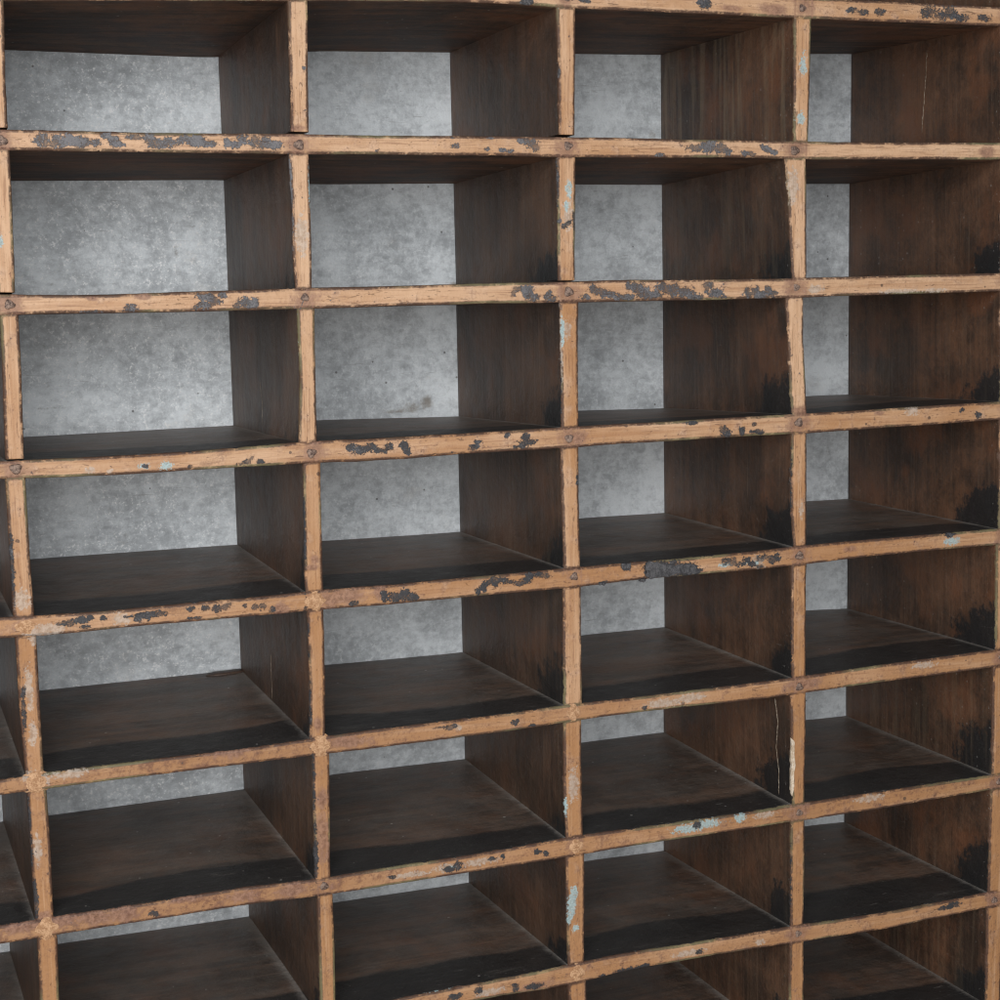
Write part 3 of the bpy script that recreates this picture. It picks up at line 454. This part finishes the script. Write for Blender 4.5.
# ------------------------------------------------------------------ uprights: short boards between the shelves
GAPS = {(0, 0): 1.5, (1, 0): 2.0, (2, 0): 2.0, (0, 1): 1.8, (2, 1): .8, (0, 2): .8}
DIV_OBJ = {}
def build_div(i, j):
    su, sl = SHELVES[j], SHELVES[j+1]
    vis = 0 <= i <= 4 and 0 <= j <= 7
    ns = 90 if vis else 14
    sv = np.linspace(0, 1, ns); m = len(SEC)
    xm = COLX[i]; xb = div_back(i, j)
    zc1 = float(bot(su, xm, 0)); zc0 = float(top(sl, xm, 0))
    zl = zc0 + (zc1-zc0)*sv
    xl, xr = div_edges(i, j, zl)
    P = np.zeros((ns, m, 3)); zone = np.zeros((ns, m, 4)); tone = np.zeros((ns, m, 4))
    sd = (i+3)*31 + (j+3)*7
    jl = (fbm(zl/7, sd)-.5)*.45 + (fbm(zl/45, sd+1)-.5)*.7
    jr = (fbm(zl/7, sd+2)-.5)*.6 + (fbm(zl/45, sd+3)-.5)*.6
    nick = np.clip(fbm(zl/10, sd+5, 2)-.68, 0, 1)*10
    stren = (.25, .45, .75, .95, 1.0)[max(0, min(4, i-0))] * (.85 + .3*_tab[sd % 4096])
    gap = GAPS.get((i, j), 0)
    for k, (y, f, off, e) in enumerate(SEC):
        t = y/D
        fr = np.clip(1 - y/14, 0, 1)
        xL = xl*(1-t) + xb*t; xR = xr*(1-t) + (xb + (xr-xl).mean())*t
        x = xL*(1-f) + xR*f + off + fr*(jl*(1-f) + jr*f)
        zhi = bot(su, x, y) + 2.0; zlo = top(sl, x, y) - 2.0
        if gap and y < 30: zlo = zlo + 2.0 + gap
        z = zlo + (zhi-zlo)*sv
        wd = (xr-xl)
        ee = np.minimum(f, 1-f)*wd + .9 if e is None else np.full(ns, e)
        if e is None or y < 2:
            endd = np.minimum(z-top(sl, x, 0), bot(su, x, 0)-z)
            if e is None: ee = np.minimum(ee, np.clip(endd+.5, .3, 30))
        P[:, k, 0] = x; P[:, k, 1] = y + .9 + (nick if y < 3 and (f < .1) else 0) + (vnoise(zl/40, sd+9)-.5)*.8*fr
        P[:, k, 2] = z
        zone[:, k, 0] = .5 + ee/40; zone[:, k, 1] = t
        if e is not None:
            # black hand-wear low down towards the front, dust at the foot of the back, paler near the front top
            d = np.hypot(y/(60+50*_tab[(sd*3+5) % 4096]), sv/(.40+.35*_tab[(sd*9+2) % 4096]))
            zone[:, k, 3] = np.clip((1.02 - d)*.95*stren*(.25 if j < 1 else 1) + .20 - .12*(sv), 0, 1)
            zone[:, k, 2] = np.clip(.42*np.exp(-sv/.05) + .30*np.clip((y-D+18)/18, 0, 1)*(1-sv) + .22*np.clip(1-abs(y-26)/26, 0, 1)*sv, 0, 1)
    tone[..., 0] = (_tab[(sd*13) % 4096]-.5)*.45 + {0: .70, 1: .80, 2: .68, 3: .40, 4: .30, 5: .10, 6: .06, 7: .08}.get(j, .4) - (.10 if i >= 3 else 0)  # random board tone, darker in lower rows where weaker light is painted in
    tone[..., 1] = {3: .25, 4: .45, 5: .60, 6: .60, 7: .6}.get(j, .2) * (1 if i < 2 else .75)  # lower uprights dirtier, their dimmer light also put into the colour
    tone[..., 3] = 1.0 if (i, j) == (3, 0) else .45*_tab[(sd*11) % 4096]**2
    tone[..., 2] = max(0.0, min(1.0, (.12, .15, .2, .6, .85)[max(0, min(4, i))] + (.2 if j < 1 else 0) + .3*(_tab[(sd*5) % 4096]-.5)))
    keep = (P[..., 1] < 6)
    marks = fields(P[..., 0], P[..., 2], keep) if vis else np.zeros((ns, m, 4))
    o = grid_mesh('divider', P, True, M_DIV, root, {'zone': zone, 'marks': marks, 'tone': tone}, mat2=M_DIV_IN, inner=INNER)
    DIV_OBJ[(i, j)] = o
    return o
for i in range(-1, 6):
    for j in range(-2, 9): build_div(i, j)

# ------------------------------------------------------------------ zinc sheet behind everything
def back_sheet():
    xs = np.arange(X0, X1+.1, 4.0); zs = np.arange(-926, 530, 4.0)
    X, Z = np.meshgrid(xs, zs, indexing='ij')
    Y = D + .2 + (vnoise2(X/90, Z/90, 2)-.5)*1.6
    P = np.stack([X, Y+.8, Z], -1)
    mk = np.zeros(X.shape + (4,))
    def blob(c, x, z, rx, rz, s=1):
        mk[..., c] = np.maximum(mk[..., c], s*np.clip(1.4 - .8*np.hypot((X-x)/rx, (Z-z)/rz), 0, 1))
    for b in SHEET_MARKS: blob(*b)
    mk[..., 2] = np.clip((190-X)/260, 0, 1)
    mk[..., 3] = _tab[(np.floor((X+247)/249.5).astype(int)*37 + np.floor(Z/131).astype(int)*101) % 4096]
    return grid_mesh('back_sheet', P, False, M_ZINC, root, {'marks': mk})
SHEET_MARKS = [(0, 205, -113, 7, 8), (0, 188, -117, 14, 5, .8), (0, 175, -122, 22, 3, .9), (0, 150, -118, 10, 4, .5),
               (0, 478, 174, 7, 9, .7), (0, 240, 12, 8, 5, .8), (0, 140, 11, 24, 4, .6), (0, 455, 14, 26, 7, .6), (0, 420, 20, 10, 4, .5),
               (1, -184, -102, 28, 2.5, .7), (1, -190, -108, 22, 2.2, .6), (1, -165, 133, 20, 2.5, .6), (1, -132, 142, 5, 10, .4),
               (1, -118, -233, 7, 3.5, .8), (1, -122, -238, 4, 6, .7), (1, -208, 66, 3, 5, .6), (1, -128, 60, 4, 8, .6), (1, -58, 48, 5, 8, .8), (1, -180, 62, 4, 4, .6),
               (1, 165, -224, 22, 2.2, .7), (1, 140, -219, 20, 1.8, .5), (1, -170, -503, 22, 3, .6), (1, -140, -500, 8, 3, .5),
               (1, -195, -20, 9, 4, .6), (1, -205, -15, 5, 3, .5), (1, 415, -226, 8, 2, .6), (1, -110, 15, 14, 4, .4), (1, -225, 25, 16, 12, .4)]
back_sheet()

# ------------------------------------------------------------------ outer case
def box(name, lo, hi, mat, bev=.0015):
    import bmesh
    bm = bmesh.new(); bmesh.ops.create_cube(bm, size=1)
    for v in bm.verts:
        v.co = Vector([((lo[k]+hi[k])/2 + v.co[k]*(hi[k]-lo[k]))/1000 for k in range(3)])
    bmesh.ops.bevel(bm, geom=bm.edges[:], offset=bev, segments=2, affect='EDGES')
    me = bpy.data.meshes.new(name); bm.to_mesh(me); bm.free(); me.materials.append(mat)
    o = bpy.data.objects.new(name, me); COL.objects.link(o); o.parent = root
    return o
box('side_panel', (X0-22, -3, -950), (X0-.5, D+12, 560), M_CASE)
box('side_panel', (X1+.5, -3, -950), (X1+22, D+12, 560), M_CASE)
box('top_panel', (X0-30, -8, 560.5), (X1+30, D+16, 584), M_CASE)
box('base_panel', (X0-30, -8, -974), (X1+30, D+16, -950.5), M_CASE)
box('back_panel', (X0, D+3.5, -949), (X1, D+11, 559), M_CASE)

# ------------------------------------------------------------------ nails, filler, flakes
import bmesh
def child_mesh(name, bm, mat, parent, smooth=True):
    me = bpy.data.meshes.new(name); bm.to_mesh(me); bm.free()
    if smooth: me.polygons.foreach_set('use_smooth', [True]*len(me.polygons))
    me.materials.append(mat)
    o = bpy.data.objects.new(name, me); COL.objects.link(o); o.parent = parent
    return o
def nail(j, i, r=3.3):
    s = SHELVES[j]
    xl, xr = div_edges(i, j, np.array([float(bot(s, COLX[i], 0))])) if j < 9 else ([COLX[i]-9], [COLX[i]+9])
    xc = (xl[0]+xr[0])/2 + random.uniform(-1.5, 1.5); zc = float(top(s, xc, 0)+bot(s, xc, 0))/2 + random.uniform(-1.2, 1.2)
    bm = bmesh.new(); rings = []
    ph = random.uniform(0, 6)
    for q, (rr, hh) in enumerate(((1.0, .9), (.95, -.6), (.74, -1.35), (.40, -1.2), (.18, -1.5))):
        ring = []
        for a in range(14):
            an = a*2*math.pi/14
            w = r*rr*(1 + .16*math.sin(3*an+ph) + random.uniform(-.09, .09))
            ring.append(bm.verts.new(((xc+w*math.cos(an))/1000, (hh+random.uniform(-.2, .2))/1000, (zc+w*math.sin(an)*.9)/1000)))
        rings.append(ring)
    for a, b in zip(rings, rings[1:]):
        for k in range(14): bm.faces.new((a[k], a[(k+1) % 14], b[(k+1) % 14], b[k]))
    bm.faces.new(rings[-1])
    bmesh.ops.recalc_face_normals(bm, faces=bm.faces[:])
    o = child_mesh('nail_head', bm, M_NAIL, SHELF_OBJ[j])
    return o
for j in range(0, 8):
    for i in range(0, 5):
        if (i, j) in CRUST: continue
        nail(j, i, random.uniform(3.8, 5.2))

def crust(j, i, rx, rz, seed):
    """crumbly old filler smeared over a crossing: a low lumpy pad with a ragged outline"""
    s = SHELVES[j]
    xl, xr = div_edges(i, j, np.array([float(bot(s, COLX[i], 0))])); xc = (xl[0]+xr[0])/2
    zc = float(top(s, xc, 0)+bot(s, xc, 0))/2
    bm = bmesh.new(); N, K = 44, 12; rings = []
    for q in range(K+1):
        u = q/K; ring = []
        for a in range(N):
            an = a*2*math.pi/N
            arm = .86 + .16*abs(math.cos(2*an))**1.5                  # reaches a little along the four arms of the crossing
            w = u*arm*(1 + .30*(float(fbm(a/2.5 if a < N/2 else (N-a)/2.5, seed))-.5))
            x = xc + rx*w*math.cos(an); z = zc + rz*w*math.sin(an)
            hgt = 1.0*(1-u**2) + 1.0*(float(vnoise2(x/3.6, z/3.6, seed))-.5)*(1-u**4) + .35*(float(vnoise2(x/1.3, z/1.3, seed+3))-.5)*(1-u**4)
            ring.append(bm.verts.new((x/1000, (-hgt*.75 + 1.9*u**3 - .05)/1000, z/1000)))
        rings.append(ring)
    for a, b in zip(rings, rings[1:]):
        for k in range(N): bm.faces.new((a[k], a[(k+1) % N], b[(k+1) % N], b[k]))
    bmesh.ops.remove_doubles(bm, verts=bm.verts[:], dist=1e-6)
    bmesh.ops.recalc_face_normals(bm, faces=bm.faces[:])
    f0 = min(bm.faces, key=lambda f: (f.calc_center_median()-Vector((xc/1000, 0, zc/1000))).length)
    if f0.normal.y > 0: bmesh.ops.reverse_faces(bm, faces=bm.faces[:])
    return child_mesh('wood_filler', bm, M_FILL, SHELF_OBJ[j])
for (i, j), (rx, rz) in {(0, 4): (15, 11), (1, 4): (12, 11), (0, 5): (14, 12), (1, 5): (13, 12), (0, 6): (12, 11), (2, 5): (11, 11), (2, 6): (11, 11), (2, 7): (11, 11)}.items():
    crust(j, i, rx, rz, 200+i*9+j)

def flake(j, pts, thick=1.0, out=-1.0, name='paint_flake', mat=None, parent=None):
    """a lifted chip of old dark paint with a ragged outline (x, z in mm)"""
    bm = bmesh.new(); P = []
    for (a, b), (c, d) in zip(pts, pts[1:]+pts[:1]):
        for k in range(4):
            f = k/4; P.append((a+(c-a)*f + random.uniform(-.5, .5), b+(d-b)*f + random.uniform(-.5, .5)))
    fr = [bm.verts.new((x/1000, (out+random.uniform(-.25, .25))/1000, z/1000)) for x, z in P]
    bk = [bm.verts.new((x/1000, (out+thick)/1000, z/1000)) for x, z in P]
    cx = sum(p[0] for p in P)/len(P); cz = sum(p[1] for p in P)/len(P)
    inner = [bm.verts.new(((cx+(x-cx)*.8)/1000, (out-.25+random.uniform(-.3, .3))/1000, (cz+(z-cz)*.7)/1000)) for x, z in P]
    n = len(P)
    for k in range(n):
        bm.faces.new((fr[k], fr[(k+1) % n], bk[(k+1) % n], bk[k])); bm.faces.new((fr[k], fr[(k+1) % n], inner[(k+1) % n], inner[k]))
    bm.faces.new(inner); bm.faces.new(bk[::-1])
    bmesh.ops.triangulate(bm, faces=[f for f in bm.faces if len(f.verts) > 4])
    bmesh.ops.recalc_face_normals(bm, faces=bm.faces[:])
    return child_mesh(name, bm, mat or M_FLAKE, parent or SHELF_OBJ[j], smooth=False)
for j, pts in FLAKES: flake(j, pts)
M_RAW = simple('split_raw_wood', (0.44, 0.34, 0.24), (0.66, 0.57, 0.46), 160, .75, .0006)
flake(0, SPLIT, thick=2.2, out=-.2, name='raw_wood_split', mat=M_RAW, parent=DIV_OBJ[(3, 5)])

def strand(pts, r, parent, mat, name='pale_crack'):
    """thin pale strand along a split; light passing through is put into the colour (points in mm)"""
    bm = bmesh.new(); rings = []
    Q = []
    for a, b in zip(pts, pts[1:]):
        for k in range(10): Q.append([a[c]+(b[c]-a[c])*k/10 for c in range(3)])
    Q.append(list(pts[-1]))
    for q, p in enumerate(Q):
        rr = r*(.5+.9*random.random())*(1 if 0 < q < len(Q)-1 else .2)
        ox = random.uniform(-.3, .3); oy = random.uniform(-.5, .5)
        rings.append([bm.verts.new(((p[0]+rr*math.cos(a)*.6)/1000, (p[1]+oy+rr*math.sin(a))/1000, p[2]/1000)) for a in (0, 1.57, 3.14, 4.71)])
    for a, b in zip(rings, rings[1:]):
        for k in range(4): bm.faces.new((a[k], a[(k+1) % 4], b[(k+1) % 4], b[k]))
    bm.faces.new(rings[0][::-1]); bm.faces.new(rings[-1])
    bmesh.ops.recalc_face_normals(bm, faces=bm.faces[:])
    return child_mesh(name, bm, mat, parent)
def on_face(i, j, y, z):
    """point on the left face of an upright"""
    xl, xr = div_edges(i, j, np.array([z])); t = y/D
    return (float(xl[0])*(1-t) + div_back(i, j)*t - .1, y+.9, z)
for i, j, r, pts in CRACKS:
    strand([on_face(i, j, y, z) for y, z in pts], r, DIV_OBJ[(i, j)], M_CRACK)

# a loose sliver of wood lying at the back of one pigeonhole
def sliver():
    s = SHELVES[5]; pts = SLIVER
    bm = bmesh.new(); n = 16; rings = []
    (xa, ya), (xb, yb) = pts
    for k in range(n+1):
        f = k/n; x = xa+(xb-xa)*f; y = ya+(yb-ya)*f
        w = 8.5*math.sin(math.pi*min(1, f*.93+.05))**.7 + .4; h = 1.6*math.sin(math.pi*f)**.5 + .3
        z0 = float(top(s, x, y)) + .15
        rings.append([bm.verts.new((x/1000, (y+dy)/1000, (z0+dz)/1000)) for dy, dz in ((-w, 0), (-w*.6, h), (w*.5, h*1.2+.4*math.sin(f*9)), (w, 0))])
    for a, b in zip(rings, rings[1:]):
        for k in range(4): bm.faces.new((a[k], a[(k+1) % 4], b[(k+1) % 4], b[k]))
    bm.faces.new(rings[0][::-1]); bm.faces.new(rings[-1])
    bmesh.ops.recalc_face_normals(bm, faces=bm.faces[:])
    o = child_mesh('wood_splinter', bm, M_SLIVER, None)
    tag(o, 'thin dark wood splinter lying against the zinc back of a pigeonhole', 'splinter')
sliver()

# ------------------------------------------------------------------ light
W = bpy.data.worlds.new('World'); SC.world = W; W.use_nodes = True
bg = W.node_tree.nodes['Background']; bg.inputs[0].default_value = (0.93, 0.96, 1.0, 1); bg.inputs[1].default_value = WORLD
def area(name, pos, target, sx, sy, power, color):
    l = bpy.data.lights.new(name, 'AREA'); l.shape = 'RECTANGLE'; l.size = sx; l.size_y = sy; l.energy = power; l.color = color
    o = bpy.data.objects.new(name, l); COL.objects.link(o); o.location = pos
    o.rotation_euler = (Vector(target)-Vector(pos)).to_track_quat('-Z', 'Y').to_euler()
    return o
for a in LAMPS: area(*a)

# ------------------------------------------------------------------ camera
cam = bpy.data.cameras.new('camera'); co = bpy.data.objects.new('camera', cam); COL.objects.link(co)
r_, u_, b_ = [Vector(a) for a in T_CAM['axes']]
p = T_CAM['pos']
co.matrix_world = Matrix(((r_.x, u_.x, b_.x, p[0]), (r_.y, u_.y, b_.y, p[1]), (r_.z, u_.z, b_.z, p[2]), (0, 0, 0, 1)))
cam.sensor_width = 36; cam.lens = T_CAM['lens']; cam.clip_start = .01; cam.clip_end = 100
SC.camera = co
SC.view_settings.view_transform = 'Standard'; SC.view_settings.look = 'None'
SC.view_settings.exposure = 0; SC.view_settings.gamma = 1; SC.view_settings.use_curve_mapping = False
SC.cycles.filter_width = 1.2
SC.cycles.max_bounces = 8; SC.cycles.diffuse_bounces = 5
